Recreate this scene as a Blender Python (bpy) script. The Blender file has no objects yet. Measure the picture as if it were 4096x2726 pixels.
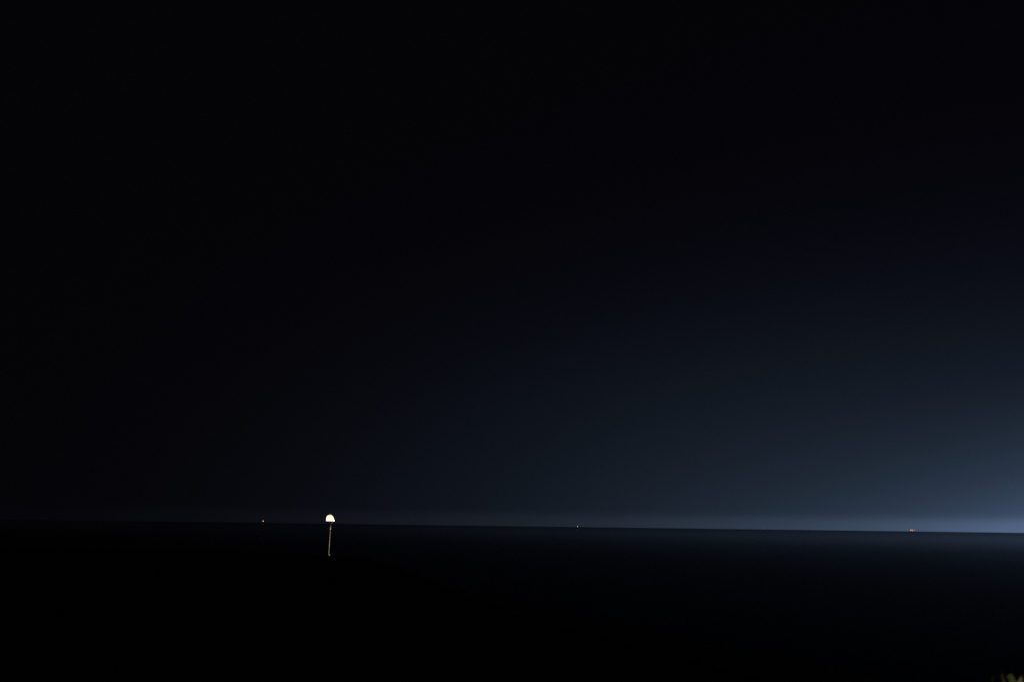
import bpy, bmesh, math, random
from math import radians, sin, cos, pi, tanh, exp, hypot
from mathutils import Vector, Matrix, noise

random.seed(7)
scene = bpy.context.scene
COL = scene.collection

# ------------------------------------------------------------------ camera
EYE = 5.7
cam_data = bpy.data.cameras.new("camera")
cam_data.sensor_width = 36.0
cam_data.lens = 27.46
cam_data.clip_start = 0.05
cam_data.clip_end = 60000.0
cam_data.dof.use_dof = True
cam_data.dof.focus_distance = 130.0
cam_data.dof.aperture_fstop = 3.2
cam = bpy.data.objects.new("camera", cam_data)
COL.objects.link(cam)
cam.matrix_world = (Matrix.Translation((0, 0, EYE))
                    @ Matrix.Rotation(pi / 2 + radians(13.305), 4, 'X')
                    @ Matrix.Rotation(radians(0.745), 4, 'Z'))
scene.camera = cam

# ------------------------------------------------------------------ night sky
world = bpy.data.worlds.new("World")
scene.world = world
world.use_nodes = True
wn = world.node_tree
wn.nodes.clear()


def N(tree, kind, **kw):
    n = tree.nodes.new(kind)
    for k, v in kw.items():
        setattr(n, k, v)
    return n


def M(op, a, b=None, tree=None):
    n = tree.nodes.new('ShaderNodeMath')
    n.operation = op
    for i, v in enumerate((a, b)):
        if v is None:
            continue
        if isinstance(v, (int, float)):
            n.inputs[i].default_value = v
        else:
            tree.links.new(v, n.inputs[i])
    return n.outputs[0]


def W(op, a, b=None):
    return M(op, a, b, wn)


tc = N(wn, 'ShaderNodeTexCoord')
sep = N(wn, 'ShaderNodeSeparateXYZ')
wn.links.new(tc.outputs['Generated'], sep.inputs[0])
DEG = 180 / pi
az = W('MULTIPLY', W('ARCTAN2', sep.outputs[0], sep.outputs[1]), DEG)
el = W('MAXIMUM', W('MULTIPLY', W('ARCSINE', sep.outputs[2]), DEG), 0.0)


def az_off(centre):      # distance in azimuth from a bearing, wrapped to +-180
    return wrap180(W('SUBTRACT', az, centre))


def wrap180(v):
    n = wn.nodes.new('ShaderNodeMath')
    n.operation = 'WRAP'
    wn.links.new(v, n.inputs[0])
    n.inputs[1].default_value = 180.0
    n.inputs[2].default_value = -180.0
    return n.outputs[0]


def gauss(v, s):
    q = W('DIVIDE', v, s)
    return W('EXPONENT', W('MULTIPLY', W('MULTIPLY', q, q), -1.0))


def plateau(v, s):       # flat inside s, then a soft quick fall
    q = W('DIVIDE', v, s)
    q = W('MULTIPLY', q, q)
    return W('EXPONENT', W('MULTIPLY', W('MULTIPLY', q, q), -1.0))


# light dome of the far lights that lie past the right edge, low over the sea
d1 = az_off(44.0)
soft = W('SQRT', W('ADD', W('MULTIPLY', d1, d1), 16.0))
glow_az = W('EXPONENT', W('DIVIDE', soft, -9.2))
low = W('EXPONENT', W('DIVIDE', el, -3.0))
thin = plateau(el, 0.80)
A = W('MULTIPLY', glow_az, W('ADD', W('MULTIPLY', low, 0.53), W('MULTIPLY', thin, 0.27)))
# the wide pale dome above it
B = W('MULTIPLY', W('MULTIPLY', gauss(az_off(25.0), 28.5), gauss(el, 12.6)), 0.0230)
# thin air layer along the whole horizon
Cc = W('MULTIPLY', W('MULTIPLY', gauss(az_off(27.0), 32.0), plateau(el, 0.92)), 0.0105)


# the last navy tone high above the dome
D = W('MULTIPLY', gauss(az_off(28.0), 38.0), gauss(el, 24.0))


def tint(v, rgb):
    n = wn.nodes.new('ShaderNodeVectorMath')
    n.operation = 'SCALE'
    n.inputs[0].default_value = rgb
    wn.links.new(v, n.inputs['Scale'])
    return n.outputs[0]


def vadd(a, b):
    n = wn.nodes.new('ShaderNodeVectorMath')
    n.operation = 'ADD'
    for i, v in enumerate((a, b)):
        if isinstance(v, tuple):
            n.inputs[i].default_value = v
        else:
            wn.links.new(v, n.inputs[i])
    return n.outputs[0]


total = vadd(vadd(tint(A, (0.33, 0.54, 0.97)), tint(B, (0.31, 0.59, 0.83))),
             vadd(tint(Cc, (0.70, 0.76, 0.95)), vadd(tint(D, (0.0008, 0.0003, 0.0034)), (0.0013, 0.0011, 0.0016))))
bg_glow = N(wn, 'ShaderNodeBackground')
wn.links.new(total, bg_glow.inputs['Color'])
bg_glow.inputs['Strength'].default_value = 1.0
sky = N(wn, 'ShaderNodeTexSky')
sky.sky_type = 'NISHITA'
sky.sun_disc = False
sky.sun_elevation = radians(-9.0)        # the sun is well below the horizon
sky.sun_rotation = radians(44.0)
bg_sky = N(wn, 'ShaderNodeBackground')
bg_sky.inputs['Strength'].default_value = 0.05
wn.links.new(sky.outputs[0], bg_sky.inputs['Color'])
add = N(wn, 'ShaderNodeAddShader')
wn.links.new(bg_glow.outputs[0], add.inputs[0])
wn.links.new(bg_sky.outputs[0], add.inputs[1])
wout = N(wn, 'ShaderNodeOutputWorld')
wn.links.new(add.outputs[0], wout.inputs['Surface'])

scene.view_settings.view_transform = 'Standard'
scene.view_settings.look = 'None'
scene.view_settings.gamma = 1.0
scene.view_settings.exposure = 0.0
scene.view_settings.use_curve_mapping = False
scene.render.dither_intensity = 2.0
scene.cycles.use_denoising = False
scene.cycles.sample_clamp_indirect = 0.3
scene.cycles.use_adaptive_sampling = False
scene.cycles.max_bounces = 6

# ------------------------------------------------------------------ helpers


def principled(name, color, rough=0.6, metal=0.0, noise_scale=None, vary=0.25, bump=0.0, emit=None, strength=0.0, spec=0.5):
    m = bpy.data.materials.new(name)
    m.use_nodes = True
    nt = m.node_tree
    p = nt.nodes['Principled BSDF']
    p.inputs['Base Color'].default_value = (*color, 1)
    p.inputs['Roughness'].default_value = rough
    p.inputs['Metallic'].default_value = metal
    p.inputs['Specular IOR Level'].default_value = spec
    if noise_scale:
        t = nt.nodes.new('ShaderNodeTexCoord')
        n = nt.nodes.new('ShaderNodeTexNoise')
        n.inputs['Scale'].default_value = noise_scale
        n.inputs['Detail'].default_value = 6
        r = nt.nodes.new('ShaderNodeValToRGB')
        r.color_ramp.elements[0].position = 0.3
        r.color_ramp.elements[1].position = 0.7
        r.color_ramp.elements[0].color = (*[c * (1 - vary) for c in color], 1)
        r.color_ramp.elements[1].color = (*[min(1, c * (1 + vary)) for c in color], 1)
        nt.links.new(t.outputs['Object'], n.inputs['Vector'])
        nt.links.new(n.outputs[0], r.inputs[0])
        nt.links.new(r.outputs[0], p.inputs['Base Color'])
        if bump:
            b = nt.nodes.new('ShaderNodeBump')
            b.inputs['Strength'].default_value = bump
            b.inputs['Distance'].default_value = 0.05
            nt.links.new(n.outputs[0], b.inputs['Height'])
            nt.links.new(b.outputs[0], p.inputs['Normal'])
    if emit:
        p.inputs['Emission Color'].default_value = (*emit, 1)
        p.inputs['Emission Strength'].default_value = strength
        m.cycles.emission_sampling = 'NONE'
    return m


def obj(name, bm, mat, parent=None, smooth=False):
    me = bpy.data.meshes.new(name)
    bm.normal_update()
    bm.to_mesh(me)
    bm.free()
    me.materials.append(mat)
    if smooth:
        for f in me.polygons:
            f.use_smooth = True
    o = bpy.data.objects.new(name, me)
    COL.objects.link(o)
    if parent:
        o.parent = parent
    return o


def tag(o, label=None, cat=None, group=None, kind=None):
    if label:
        o['label'] = label
    if cat:
        o['category'] = cat
    if group:
        o['group'] = group
    if kind:
        o['kind'] = kind
    return o


def thing(name, label, cat, loc=(0, 0, 0), rz=0.0, group=None):
    o = bpy.data.objects.new(name, None)
    o.empty_display_size = 0.3
    COL.objects.link(o)
    o.location = loc
    o.rotation_euler = (0, 0, rz)
    return tag(o, label, cat, group)


def box(bm, c, s, rot=None, bevel=0.0):
    g = bmesh.ops.create_cube(bm, size=1.0)
    vs = g['verts']
    bmesh.ops.scale(bm, vec=s, verts=vs)
    if rot:
        bmesh.ops.rotate(bm, cent=(0, 0, 0), matrix=rot, verts=vs)
    bmesh.ops.translate(bm, vec=c, verts=vs)
    if bevel:
        es = list({e for v in vs for e in v.link_edges})
        bmesh.ops.bevel(bm, geom=es, offset=bevel, segments=2, affect='EDGES')


def tube(bm, pts, radii, seg=12, cap=True):
    pts = [Vector(p) for p in pts]
    rings = []
    for i, p in enumerate(pts):
        d = (pts[min(i + 1, len(pts) - 1)] - pts[max(i - 1, 0)]).normalized()
        u = d.orthogonal().normalized()
        if i and rings:
            u = (last - d * last.dot(d)).normalized()
        last = u
        v = d.cross(u)
        r = radii[i] if isinstance(radii, (list, tuple)) else radii
        rings.append([bm.verts.new(p + (u * cos(2 * pi * k / seg) + v * sin(2 * pi * k / seg)) * r) for k in range(seg)])
    for a, b in zip(rings, rings[1:]):
        for k in range(seg):
            bm.faces.new((a[k], a[(k + 1) % seg], b[(k + 1) % seg], b[k]))
    if cap:
        bm.faces.new(rings[0][::-1])
        bm.faces.new(rings[-1])


# ------------------------------------------------------------------ sea
def sea_material():
    m = bpy.data.materials.new("sea_water")
    m.use_nodes = True
    nt = m.node_tree
    p = nt.nodes['Principled BSDF']
    p.inputs['Base Color'].default_value = (0.004, 0.007, 0.010, 1)
    p.inputs['Roughness'].default_value = 0.24
    p.inputs['IOR'].default_value = 1.333
    g = nt.nodes.new('ShaderNodeNewGeometry')
    mp = nt.nodes.new('ShaderNodeMapping')
    mp.inputs['Rotation'].default_value = (0, 0, radians(20))
    mp.inputs['Scale'].default_value = (0.22, 0.55, 0.4)
    nt.links.new(g.outputs['Position'], mp.inputs[0])
    n1 = nt.nodes.new('ShaderNodeTexNoise')
    n1.inputs['Scale'].default_value = 1.0
    n1.inputs['Detail'].default_value = 5
    n1.inputs['Roughness'].default_value = 0.6
    nt.links.new(mp.outputs[0], n1.inputs['Vector'])
    n2 = nt.nodes.new('ShaderNodeTexNoise')
    n2.inputs['Scale'].default_value = 0.02
    n2.inputs['Detail'].default_value = 3
    nt.links.new(g.outputs['Position'], n2.inputs['Vector'])
    mul = M('MULTIPLY', n1.outputs[0], M('ADD', n2.outputs[0], 0.4, nt), nt)
    b = nt.nodes.new('ShaderNodeBump')
    # roughness rises toward the viewpoint, set so the sea fades to dark there
    sx = nt.nodes.new('ShaderNodeSeparateXYZ')
    nt.links.new(g.outputs['Position'], sx.inputs[0])
    off = M('ADD', M('MULTIPLY', sx.outputs[1], 0.85, nt), M('MULTIPLY', sx.outputs[0], 0.5, nt), nt)
    lg = M('LOGARITHM', M('MAXIMUM', off, 12.0, nt), math.e, nt)
    rough_fade = nt.nodes.new('ShaderNodeFloatCurve')
    cu = rough_fade.mapping.curves[0]
    cu.points[0].location = (0.0, 0.85)
    cu.points[1].location = (1.0, 0.20)
    for px, py in ((0.36, 0.62), (0.385, 0.55), (0.464, 0.40), (0.507, 0.335), (0.545, 0.275), (0.648, 0.165), (0.76, 0.18)):
        cu.points.new(px, py)
    rough_fade.mapping.update()
    nt.links.new(M('DIVIDE', lg, 10.0, nt), rough_fade.inputs['Value'])
    nt.links.new(rough_fade.outputs[0], p.inputs['Roughness'])
    b.inputs['Strength'].default_value = 0.6
    b.inputs['Distance'].default_value = 0.06
    nt.links.new(mul, b.inputs['Height'])
    nt.links.new(b.outputs[0], p.inputs['Normal'])
    return m


bm = bmesh.new()
SEG = 96
radii = [2, 60, 180, 500, 1500, 4500, 12000, 26000]
centre = bm.verts.new((0, 0, 0))
prev = None
for r in radii:
    ring = [bm.verts.new((r * cos(2 * pi * k / SEG), r * sin(2 * pi * k / SEG), 0)) for k in range(SEG)]
    for k in range(SEG):
        if prev is None:
            bm.faces.new((centre, ring[k], ring[(k + 1) % SEG]))
        else:
            bm.faces.new((prev[k], ring[k], ring[(k + 1) % SEG], prev[(k + 1) % SEG]))
    prev = ring
tag(obj("sea", bm, sea_material()), "dark calm sea reaching to the faintly lit horizon", kind="structure")


# ------------------------------------------------------------------ shore ground
def shore_y(x):
    return (150.0 / (1 + exp(max(-30, min(30, (x + 8) / 10)))) + 10 + 5.0 * noise.noise(Vector((x * 0.06, 3.1, 0)))
            + 2.0 * noise.noise(Vector((x * 0.3, 9.1, 0))))


def ground_z(x, y):
    s = shore_y(x) - y
    z = 0.4 * tanh(s / 5.0) if s > 0 else max(-2.5, s * 0.05)
    d = hypot(x, y + 1.0)
    t = min(1.0, max(0.0, (14.0 - d) / 11.0))
    t = t * t * (3 - 2 * t)
    if y < 0:                                   # the bank runs on behind the viewpoint
        q = min(1.0, -y / 6.0)
        t = max(t, q * min(1.0, max(0.0, (60 - abs(x)) / 40)))
    z += 3.7 * t
    far = min(1.0, max(0.0, (hypot(x + 28.9, y - 129.7) - 3) / 6))
    z += (0.05 * noise.noise(Vector((x * 0.5, y * 0.5, 0))) + 0.10 * noise.noise(Vector((x * 0.09, y * 0.09, 5)))) * far
    return z


bm = bmesh.new()
AN, RN = 168, 84
rads = [0.6 * (330 / 0.6) ** (i / (RN - 1)) for i in range(RN)]
c = bm.verts.new((0, 0, ground_z(0, 0)))
prev = None
for r in rads:
    ring = []
    for k in range(AN):
        a = 2 * pi * k / AN
        x, y = r * cos(a), r * sin(a)
        ring.append(bm.verts.new((x, y, ground_z(x, y))))
    for k in range(AN):
        if prev is None:
            bm.faces.new((c, ring[k], ring[(k + 1) % AN]))
        else:
            bm.faces.new((prev[k], ring[k], ring[(k + 1) % AN], prev[(k + 1) % AN]))
    prev = ring
ground_mat = principled("shore_sand", (0.062, 0.054, 0.045), rough=0.95, noise_scale=1.7, vary=0.4, bump=0.4, spec=0.0)
tag(obj("ground", bm, ground_mat, smooth=True), "unlit dark shore in front of the sea", kind="structure")

# short grass on the bank around the viewpoint
bm = bmesh.new()
for i in range(2600):
    a = random.uniform(0, 2 * pi)
    r = 1.4 + 9 * random.random() ** 0.7
    x, y = r * cos(a), r * sin(a)
    z = ground_z(x, y) - 0.02
    h = random.uniform(0.08, 0.26)
    w = random.uniform(0.004, 0.009)
    t = random.uniform(0, pi)
    dx, dy = cos(t) * w, sin(t) * w
    lx, ly = random.uniform(-.5, .5) * h, random.uniform(-.5, .5) * h
    v = [bm.verts.new((x - dx, y - dy, z)), bm.verts.new((x + dx, y + dy, z)),
         bm.verts.new((x + dx * .7 + lx * .4, y + dy * .7 + ly * .4, z + h * .6)),
         bm.verts.new((x - dx * .7 + lx * .4, y - dy * .7 + ly * .4, z + h * .6)),
         bm.verts.new((x + lx, y + ly, z + h))]
    bm.faces.new((v[0], v[1], v[2], v[3]))
    bm.faces.new((v[3], v[2], v[4]))
grass_mat = principled("bank_grass", (0.05, 0.075, 0.025), rough=0.7, noise_scale=9, vary=0.35)
tag(obj("grass", bm, grass_mat), "short dark grass on the bank", kind="stuff")

# ------------------------------------------------------------------ lamp post
white_paint = principled("pole_paint", (0.62, 0.58, 0.52), rough=0.45, noise_scale=6, vary=0.12)
sleeve_mat = principled("white_sleeve", (0.82, 0.84, 0.88), rough=0.4, noise_scale=8, vary=0.06)
dark_metal = principled("dark_metal", (0.045, 0.045, 0.05), rough=0.5, metal=0.7, noise_scale=14, vary=0.3)
grey_metal = principled("grey_metal", (0.30, 0.31, 0.29), rough=0.5, metal=0.2, noise_scale=20, vary=0.25)
globe_mat = principled("lit_globe", (0.8, 0.7, 0.55), rough=0.3, emit=(1.0, 0.70, 0.42), strength=2.1)
cap_mat = principled("dim_globe_crown", (0.8, 0.6, 0.4), rough=0.4, emit=(1.0, 0.62, 0.36), strength=0.75)
bulb_mat = principled("white_bulb", (0.8, 0.85, 0.9), rough=0.3, emit=(0.9, 0.95, 1.0), strength=5.0)

BX, BY = -28.894, 129.680
lamp = thing("lamp_post", "tall thin pole carrying a glowing warm white dome lamp on the dark shore",
             "street lamp", (BX, BY, 0.4), radians(12.56))

bm = bmesh.new()
tube(bm, [(0, 0, .42), (0, 0, 2.2), (0, 0, 4.2), (0, 0, 5.24)], [.052, .051, .050, .049], 16)
obj("pole", bm, white_paint, lamp, True)
bm = bmesh.new()
tube(bm, [(0, 0, .0), (0, 0, .02), (0, 0, .40), (0, 0, .44)], [.085, .085, .075, .056], 16)
obj("base_section", bm, dark_metal, lamp, True)
bm = bmesh.new()
tube(bm, [(0, 0, -.02), (0, 0, .03)], [.16, .16], 20)
flange = obj("base_plate", bm, grey_metal, lamp)
for k in range(4):
    bm = bmesh.new()
    a = pi / 4 + k * pi / 2
    tube(bm, [(.12 * cos(a), .12 * sin(a), .028), (.12 * cos(a), .12 * sin(a), .06)], [.018, .018], 6)
    obj("bolt", bm, grey_metal, flange)
bm = bmesh.new()
tube(bm, [(0, 0, 4.32), (0, 0, 4.34), (0, 0, 4.84), (0, 0, 4.86)], [.06, .078, .078, .06], 16)
obj("sleeve", bm, sleeve_mat, lamp, True)
bm = bmesh.new()
box(bm, (.10, -.03, .40), (.10, .10, .14), bevel=.012)
obj("switch_box", bm, sleeve_mat, lamp)
bm = bmesh.new()
tube(bm, [(0, 0, 5.22), (.03, 0, 5.29), (.10, 0, 5.36)], [.045, .045, .045], 10)
obj("elbow", bm, dark_metal, lamp, True)
bm = bmesh.new()
tube(bm, [(.10, 0, 5.36), (.19, 0, 5.50), (.27, 0, 5.66), (.46, 0, 5.69)], [.048, .05, .048, .04], 10)
obj("bracket", bm, white_paint, lamp, True)

# the dome: a hood with one straight side and one sloping side
Z0 = 5.70
prof = [(0.0, -.76, .45), (.10, -.76, .47), (.24, -.76, .46), (.42, -.76, .41), (.56, -.74, .35), (.68, -.70, .28),
        (.79, -.62, .17), (.85, -.56, .07)]
crown = [(.85, -.56, .07), (.90, -.50, .13), (.96, -.42, .04), (1.00, -.34, -.06), (1.02, -.26, -.14)]


def hood(prof, inner=False, closed_top=False):
    bm = bmesh.new()
    rings = []
    for (z, xl, xr) in prof:
        cx, rx = (xl + xr) / 2, (xr - xl) / 2
        ry = rx * 0.86
        ring = []
        for k in range(40):
            a = 2 * pi * k / 40
            ring.append(bm.verts.new((cx + rx * cos(a), ry * sin(a), Z0 + z)))
        rings.append(ring)
    for a, b in zip(rings, rings[1:]):
        for k in range(40):
            bm.faces.new((a[k], a[(k + 1) % 40], b[(k + 1) % 40], b[k]))
    if closed_top:
        bm.faces.new(rings[-1])
    return bm


head = obj("lamp_globe", hood(prof), globe_mat, lamp, True)
obj("crown", hood(crown, closed_top=True), cap_mat, lamp, True)
bm = bmesh.new()
rings = []
for (z, e) in ((-.035, .0), (-.035, .015), (.0, .015), (.004, -.02)):
    rings.append([bm.verts.new((-.155 + (.605 + e) * cos(2 * pi * k / 40), (.52 + e) * sin(2 * pi * k / 40), Z0 + z - .004)) for k in range(40)])
for a, b in zip(rings, rings[1:]):
    for k in range(40):
        bm.faces.new((a[k], a[(k + 1) % 40], b[(k + 1) % 40], b[k]))
bm.faces.new(rings[0][::-1])
rim_mat = principled("red_fringe_rim", (0.30, 0.05, 0.03), rough=0.5)  # rim coloured red to stand in for the lens colour fringe under the dome
obj("rim_plate", bm, rim_mat, lamp)
bm = bmesh.new()
bmesh.ops.create_icosphere(bm, subdivisions=3, radius=.075)
bmesh.ops.translate(bm, vec=(.47, -.02, 5.76), verts=bm.verts)
obj("side_bulb", bm, bulb_mat, lamp, True)

# floodlight added on the shore side only to brighten the pole
fx, fy = BX + 2.9, BY - 7.2
flood = thing("added_floodlight", "small dark floodlight added on the ground to brighten the lamp pole", "added floodlight",
              (fx, fy, ground_z(fx, fy)), radians(22))
bm = bmesh.new()
tube(bm, [(0, 0, 0), (0, 0, .22)], [.02, .02], 8)
obj("stake", bm, dark_metal, flood)
tilt = Matrix.Rotation(radians(20), 3, 'X')
bm = bmesh.new()
box(bm, (0, 0, .30), (.20, .12, .14), tilt, bevel=.01)
obj("housing", bm, dark_metal, flood)
sp = bpy.data.lights.new("added_flood_beam", 'SPOT')
sp.energy = 1100
sp.color = (1.0, 0.82, 0.68)
sp.spot_size = radians(46)
sp.spot_blend = 0.35
sp.shadow_soft_size = 0.05
so = bpy.data.objects.new("added_flood_beam", sp)
COL.objects.link(so)
so.parent = flood
so.matrix_parent_inverse = Matrix.Identity(4)
R_ = Matrix.Rotation(-radians(22), 3, 'Z')
tgt = R_ @ (Vector((BX, BY, 3.6)) - Vector((fx, fy, ground_z(fx, fy) + .3)))
so.location = Vector((0, 0, .3)) + tgt.normalized() * .12
so.rotation_euler = tgt.to_track_quat('-Z', 'Y').to_euler()

# ------------------------------------------------------------------ vessels on the horizon
hull_dark = principled("dark_hull", (0.22, 0.24, 0.28), rough=0.5, noise_scale=0.6, vary=0.3)
cabin_mat = principled("cabin_white", (0.55, 0.55, 0.52), rough=0.5, noise_scale=0.8, vary=0.1)


def lamp_mat(name, col, s):
    return principled(name, col, rough=0.4, emit=col, strength=s)


def hull_mesh(L, Wd, H):
    bm = bmesh.new()
    rings = []
    for i in range(13):
        t = i / 12
        x = (t - .5) * L
        w = Wd / 2 * (1 - max(0, (t - .6) / .4) ** 2.2) * (0.86 + .14 * min(1, t * 5))
        sheer = H * (1 + .35 * max(0, (t - .55) / .45) ** 2)
        w = max(w, .04)
        rings.append([bm.verts.new((x, -w, sheer)), bm.verts.new((x, -w * .8, -.2)), bm.verts.new((x, 0, -.7)),
                      bm.verts.new((x, w * .8, -.2)), bm.verts.new((x, w, sheer))])
    for a, b in zip(rings, rings[1:]):
        for k in range(4):
            bm.faces.new((a[k], a[k + 1], b[k + 1], b[k]))
        bm.faces.new((a[4], a[0], b[0], b[4]))
    bm.faces.new(rings[0])
    bm.faces.new(rings[-1][::-1])
    return bm


def boat(name, label, cat, azd, dist, L, heading, lampz, lamp_size, mat, mast_h, faint=False):
    x, y = dist * sin(radians(azd)), dist * cos(radians(azd))
    t = thing(name, label, cat, (x, y, 0.1), radians(heading))
    Wd, H = L * .28, L * .11
    obj("hull", hull_mesh(L, Wd, H), hull_dark, t)
    bm = bmesh.new()
    box(bm, (-L * .12, 0, H + L * .07), (L * .28, Wd * .6, L * .14), bevel=.06)
    cab = obj("cabin", bm, cabin_mat, t)
    for s in (-1, 1):
        for k in range(3):
            bm = bmesh.new()
            box(bm, (-L * .20 + k * L * .08, s * (Wd * .3 + .02), H + L * .09), (L * .05, .04, L * .04))
            obj("window", bm, dark_metal, cab)
    bm = bmesh.new()
    tube(bm, [(L * .08, 0, H * .9), (L * .08, 0, mast_h)], [.14, .07], 8)
    mast = obj("mast", bm, cabin_mat, t)
    bm = bmesh.new()
    box(bm, (L * .08, 0, lampz), (lamp_size * .9, lamp_size * .9, lamp_size), bevel=lamp_size * .15)
    obj("deck_lamp", bm, mat, mast)
    return t


boat("fishing_boat", "far boat with a bright warm light, left of the dome lamp on the horizon", "boat",
     -17.10, 2300, 10, 12, 10.0, 1.8, lamp_mat("warm_boat_lamp", (1.0, 0.50, 0.22), 2.5), 11.2)
boat("small_boat", "far boat showing one tiny white point of light near the middle of the horizon", "boat",
     4.83, 2400, 7.5, -20, 6.6, 1.35, lamp_mat("white_boat_lamp", (1.0, 0.86, 0.74), 1.5), 7.6)
boat("distant_boat", "very faint pinkish boat light on the horizon, between the white point and the orange ship", "boat",
     17.55, 3300, 8, 25, 7.4, 1.1, lamp_mat("faint_boat_lamp", (1.0, 0.66, 0.5), 0.6), 8.4)

# larger ship with an orange-lit deckhouse and a pale tower beside it
SX, SY = 5000 * sin(radians(26.67)), 5000 * cos(radians(26.67))
ship = thing("ship", "far ship with an orange lit deckhouse and pale tower, at the right of the horizon", "ship",
             (SX, SY, 0.1), radians(-26.67))
obj("hull", hull_mesh(30, 10, 2.6), hull_dark, ship)
bm = bmesh.new()
box(bm, (-5, 0, 9.2), (15, 9, 13.4), bevel=.3)
dh = obj("deckhouse", bm, cabin_mat, ship)
orange = lamp_mat("orange_window", (1.0, 0.50, 0.32), 0.85)
warm = lamp_mat("warm_deck_window", (1.0, 0.64, 0.42), 0.85)
redm = lamp_mat("red_window", (0.8, 0.12, 0.08), 0.5)
for row in range(4):
    for k in range(5):
        bm = bmesh.new()
        box(bm, (-10.9 + k * 2.95, -4.55, 6.6 + row * 2.45), (2.2, .12, 1.8))
        obj("window", bm, redm if (row == 0 and k in (1, 2, 3)) else (warm if (k + row) % 2 else orange), dh)
bm = bmesh.new()
box(bm, (-5, 0, 16.9), (8, 6, 2.2), bevel=.2)
obj("bridge", bm, cabin_mat, ship)
bm = bmesh.new()
tube(bm, [(-5, 0, 17.5), (-5, 0, 23)], [.3, .15], 8)
obj("mast", bm, cabin_mat, ship)
bm = bmesh.new()
box(bm, (9.5, 0, 8.6), (2.6, 3, 12.4), bevel=.2)
tw = obj("tower", bm, cabin_mat, ship)
pale = lamp_mat("pale_work_lamp", (0.85, 0.87, 1.0), 0.42)
for k in range(4):
    bm = bmesh.new()
    box(bm, (9.5, -1.58, 7.2 + k * 2.2), (2.2, .14, 1.7))
    obj("work_lamp", bm, pale, tw)


# ------------------------------------------------------------------ plants beside the viewpoint
leaf_green = principled("green_leaf", (0.11, 0.15, 0.035), rough=0.7, spec=0.15, noise_scale=30, vary=0.3)
leaf_tan = principled("dry_leaf", (0.30, 0.25, 0.15), rough=0.7, noise_scale=30, vary=0.3)
leaf_brown = principled("brown_leaf", (0.14, 0.08, 0.05), rough=0.7, noise_scale=30, vary=0.3)
stem_mat = principled("stem_bark", (0.10, 0.075, 0.04), rough=0.8, noise_scale=40, vary=0.3)


def leaf_data(name, mat, L=1.0, Wd=0.45):
    bm = bmesh.new()
    rows = []
    for i in range(6):
        t = i / 5
        w = Wd / 2 * sin(pi * min(.98, t * .93 + .05)) ** .8
        zc = .12 * L * sin(pi * t) - .10 * L * t * t
        rows.append([bm.verts.new((-w, t * L, zc + .10 * w)), bm.verts.new((0, t * L, zc - .06 * Wd)), bm.verts.new((w, t * L, zc + .10 * w))])
    for a, b in zip(rows, rows[1:]):
        for k in range(2):
            bm.faces.new((a[k], a[k + 1], b[k + 1], b[k]))
    bm.normal_update()
    me = bpy.data.meshes.new(name)
    bm.to_mesh(me)
    bm.free()
    me.materials.append(mat)
    for f in me.polygons:
        f.use_smooth = True
    return me


LEAF = {'g': leaf_data("leaf_green", leaf_green), 't': leaf_data("leaf_tan", leaf_tan, Wd=.30), 'b': leaf_data("leaf_brown", leaf_brown, Wd=.35)}


def put_leaf(parent, base, tip, key, roll=0.0, wide=1.0, face=None):
    base, tip = Vector(base), Vector(tip)
    d = tip - base
    L = d.length
    y = d.normalized()
    x = face if face else Vector((cos(roll * 9), sin(roll * 9), 0.1))
    x = (x - y * x.dot(y)).normalized()
    x = Matrix.Rotation(roll, 3, y) @ x
    z = x.cross(y)
    o = bpy.data.objects.new("leaf", LEAF[key])
    COL.objects.link(o)
    o.parent = parent
    m = Matrix((x, y, z)).transposed().to_4x4()
    m = m @ Matrix.Diagonal((L * wide, L, L, 1))
    m.translation = base - parent.location
    o.matrix_local = m
    return o


# points 2 m from the eye along the bottom right of the view (right, up steps measured there)
P0 = Vector((1.0224, 1.6957, 5.4183))
RT = Vector((0.853, -0.521, 0.012)).normalized()
UP = Vector((0.05, 0.09, 0.995)).normalized()


def pt(px, py, depth=0.0):      # a spot near P0, px to the right and py above, in roughly 0.45 mm steps
    return P0 + RT * (px * 0.00043) + UP * (py * 0.00047) + Vector((.51, .85, 0)) * depth


gx, gy = 1.02, 1.66
shrub = thing("leafy_shrub", "green leafy shrub tip poking up at the bottom right corner", "shrub", (gx, gy, ground_z(gx, gy) - .02))
tx, ty = 1.09, 1.62
weed = thing("dry_weed", "pale dry weed stalk just right of the green shrub in the corner", "weed", (tx, ty, ground_z(tx, ty) - .02))


def stem(parent, top, r=.004, bend=.03):
    bm = bmesh.new()
    b = Vector((random.uniform(-.02, .02), random.uniform(-.02, .02), 0))
    t = Vector(top) - parent.location
    m1 = b.lerp(t, .4) + Vector((random.uniform(-bend, bend), random.uniform(-bend, bend), 0))
    m2 = b.lerp(t, .75) + Vector((random.uniform(-bend, bend), random.uniform(-bend, bend), 0)) * .5
    tube(bm, [b, m1, m2, t], [r * 1.4, r * 1.1, r * .8, r * .4], 6)
    return obj("stem", bm, stem_mat, parent, True), [b, m1, m2, t]


def along(pts, t):
    n = len(pts) - 1
    i = min(n - 1, int(t * n))
    return pts[i].lerp(pts[i + 1], t * n - i)


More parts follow.
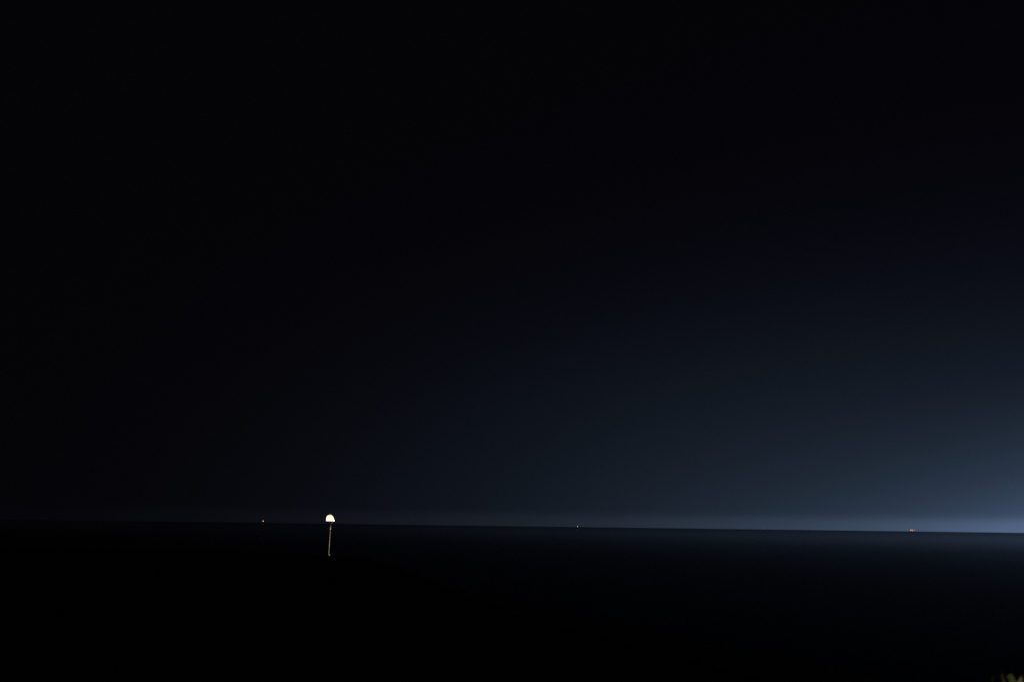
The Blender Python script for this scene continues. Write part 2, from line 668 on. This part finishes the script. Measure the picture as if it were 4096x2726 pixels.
# green shrub
tops = [pt(-10, -36), pt(-72, -48, .02), pt(-34, -55, .03), pt(-110, -90, .05), pt(10, -110, .1)]
for ti, tp in enumerate(tops):
    s_, pts_ = stem(shrub, tp)
    for k in range(15):
        t = .30 + .66 * k / 15
        base = along(pts_, t) + shrub.location
        a = k * 2.4 + ti
        L = random.uniform(.028, .042)
        tip = base + Vector((cos(a) * L * .8, sin(a) * L * .8, L * random.uniform(.1, .5)))
        if tip.z < 5.385 - .02:
            put_leaf(shrub, base, tip, 'g', random.uniform(-.5, .5))
for (bx_, by_, tx_, ty_, dep, key, wide, roll) in [
        (-12, -40, 2, 6, 0, 'g', 1.2, .2), (-18, -40, -6, -2, .01, 'g', 1.3, -.3), (-8, -42, 9, -8, -.01, 'g', 1.1, .4),
        (-14, -44, -26, -10, .01, 'g', 1.2, .1), (-4, -48, 4, -12, .0, 'g', 1.4, 0),
        (-74, -50, -72, -16, .02, 'g', 1.2, .3), (-76, -52, -86, -22, .03, 'g', 1.1, -.2), (-68, -52, -60, -20, .02, 'g', 1.2, .2),
        (-36, -56, -38, 3, .03, 'b', .30, .2), (-34, -58, -50, -28, .03, 'g', 1.0, .2), (-30, -56, -24, -26, .03, 'g', 1.1, .2)]:
    put_leaf(shrub, pt(bx_, by_, dep), pt(tx_, ty_, dep), key, roll, wide, RT)
# dry weed
wt = [pt(30, -38, .0), pt(24, -60, .03), pt(54, -66, .02)]
for ti, tp in enumerate(wt):
    s_, pts_ = stem(weed, tp, r=.0028)
    for k in range(10):
        t = .35 + .6 * k / 10
        base = along(pts_, t) + weed.location
        a = k * 2.1 + ti
        L = random.uniform(.025, .04)
        tip = base + Vector((cos(a) * L * .5, sin(a) * L * .5, L * .8))
        if tip.z < 5.365:
            put_leaf(weed, base, tip, 't', random.uniform(-.6, .6))
for (bx_, by_, tx_, ty_, dep, key, wide, roll) in [
        (28, -42, 38, -4, 0, 't', 1.1, .2), (27, -42, 27, -11, .0, 't', 1.2, -.2), (24, -44, 18, -18, .0, 't', 1.2, .3),
        (33, -42, 42, 0, .01, 'b', .7, .1), (30, -46, 31, -14, -.01, 't', 1.2, .5)]:
    put_leaf(weed, pt(bx_, by_, dep), pt(tx_, ty_, dep), key, roll, wide, RT)

# unseen lamp added behind the viewpoint on the right to light the plants
lx, ly = 2.1, -1.0
pl = thing("added_plant_lamp", "unseen post lamp added on the bank behind the viewpoint to light the plants", "added lamp", (lx, ly, ground_z(lx, ly) - .02))
bm = bmesh.new()
tube(bm, [(0, 0, 0), (0, 0, 1.9)], [.04, .035], 12)
obj("post", bm, dark_metal, pl, True)
bm = bmesh.new()
tube(bm, [(0, 0, 2.22), (0, 0, 2.26), (0, 0, 2.34)], [.16, .15, .03], 16)
obj("lamp_cap", bm, dark_metal, pl, True)
for k in range(3):
    bm = bmesh.new()
    a = 2 * pi * k / 3
    tube(bm, [(.06 * cos(a), .06 * sin(a), 1.88), (.12 * cos(a), .12 * sin(a), 2.23)], [.006, .006], 6)
    obj("strut", bm, dark_metal, pl)
lt = bpy.data.lights.new("added_plant_bulb", 'POINT')
lt.energy = 105.0
lt.color = (1.0, 0.93, 0.80)
lt.shadow_soft_size = 0.05
lo = bpy.data.objects.new("added_plant_bulb", lt)
COL.objects.link(lo)
lo.parent = pl
lo.location = (0, 0, 2.08)
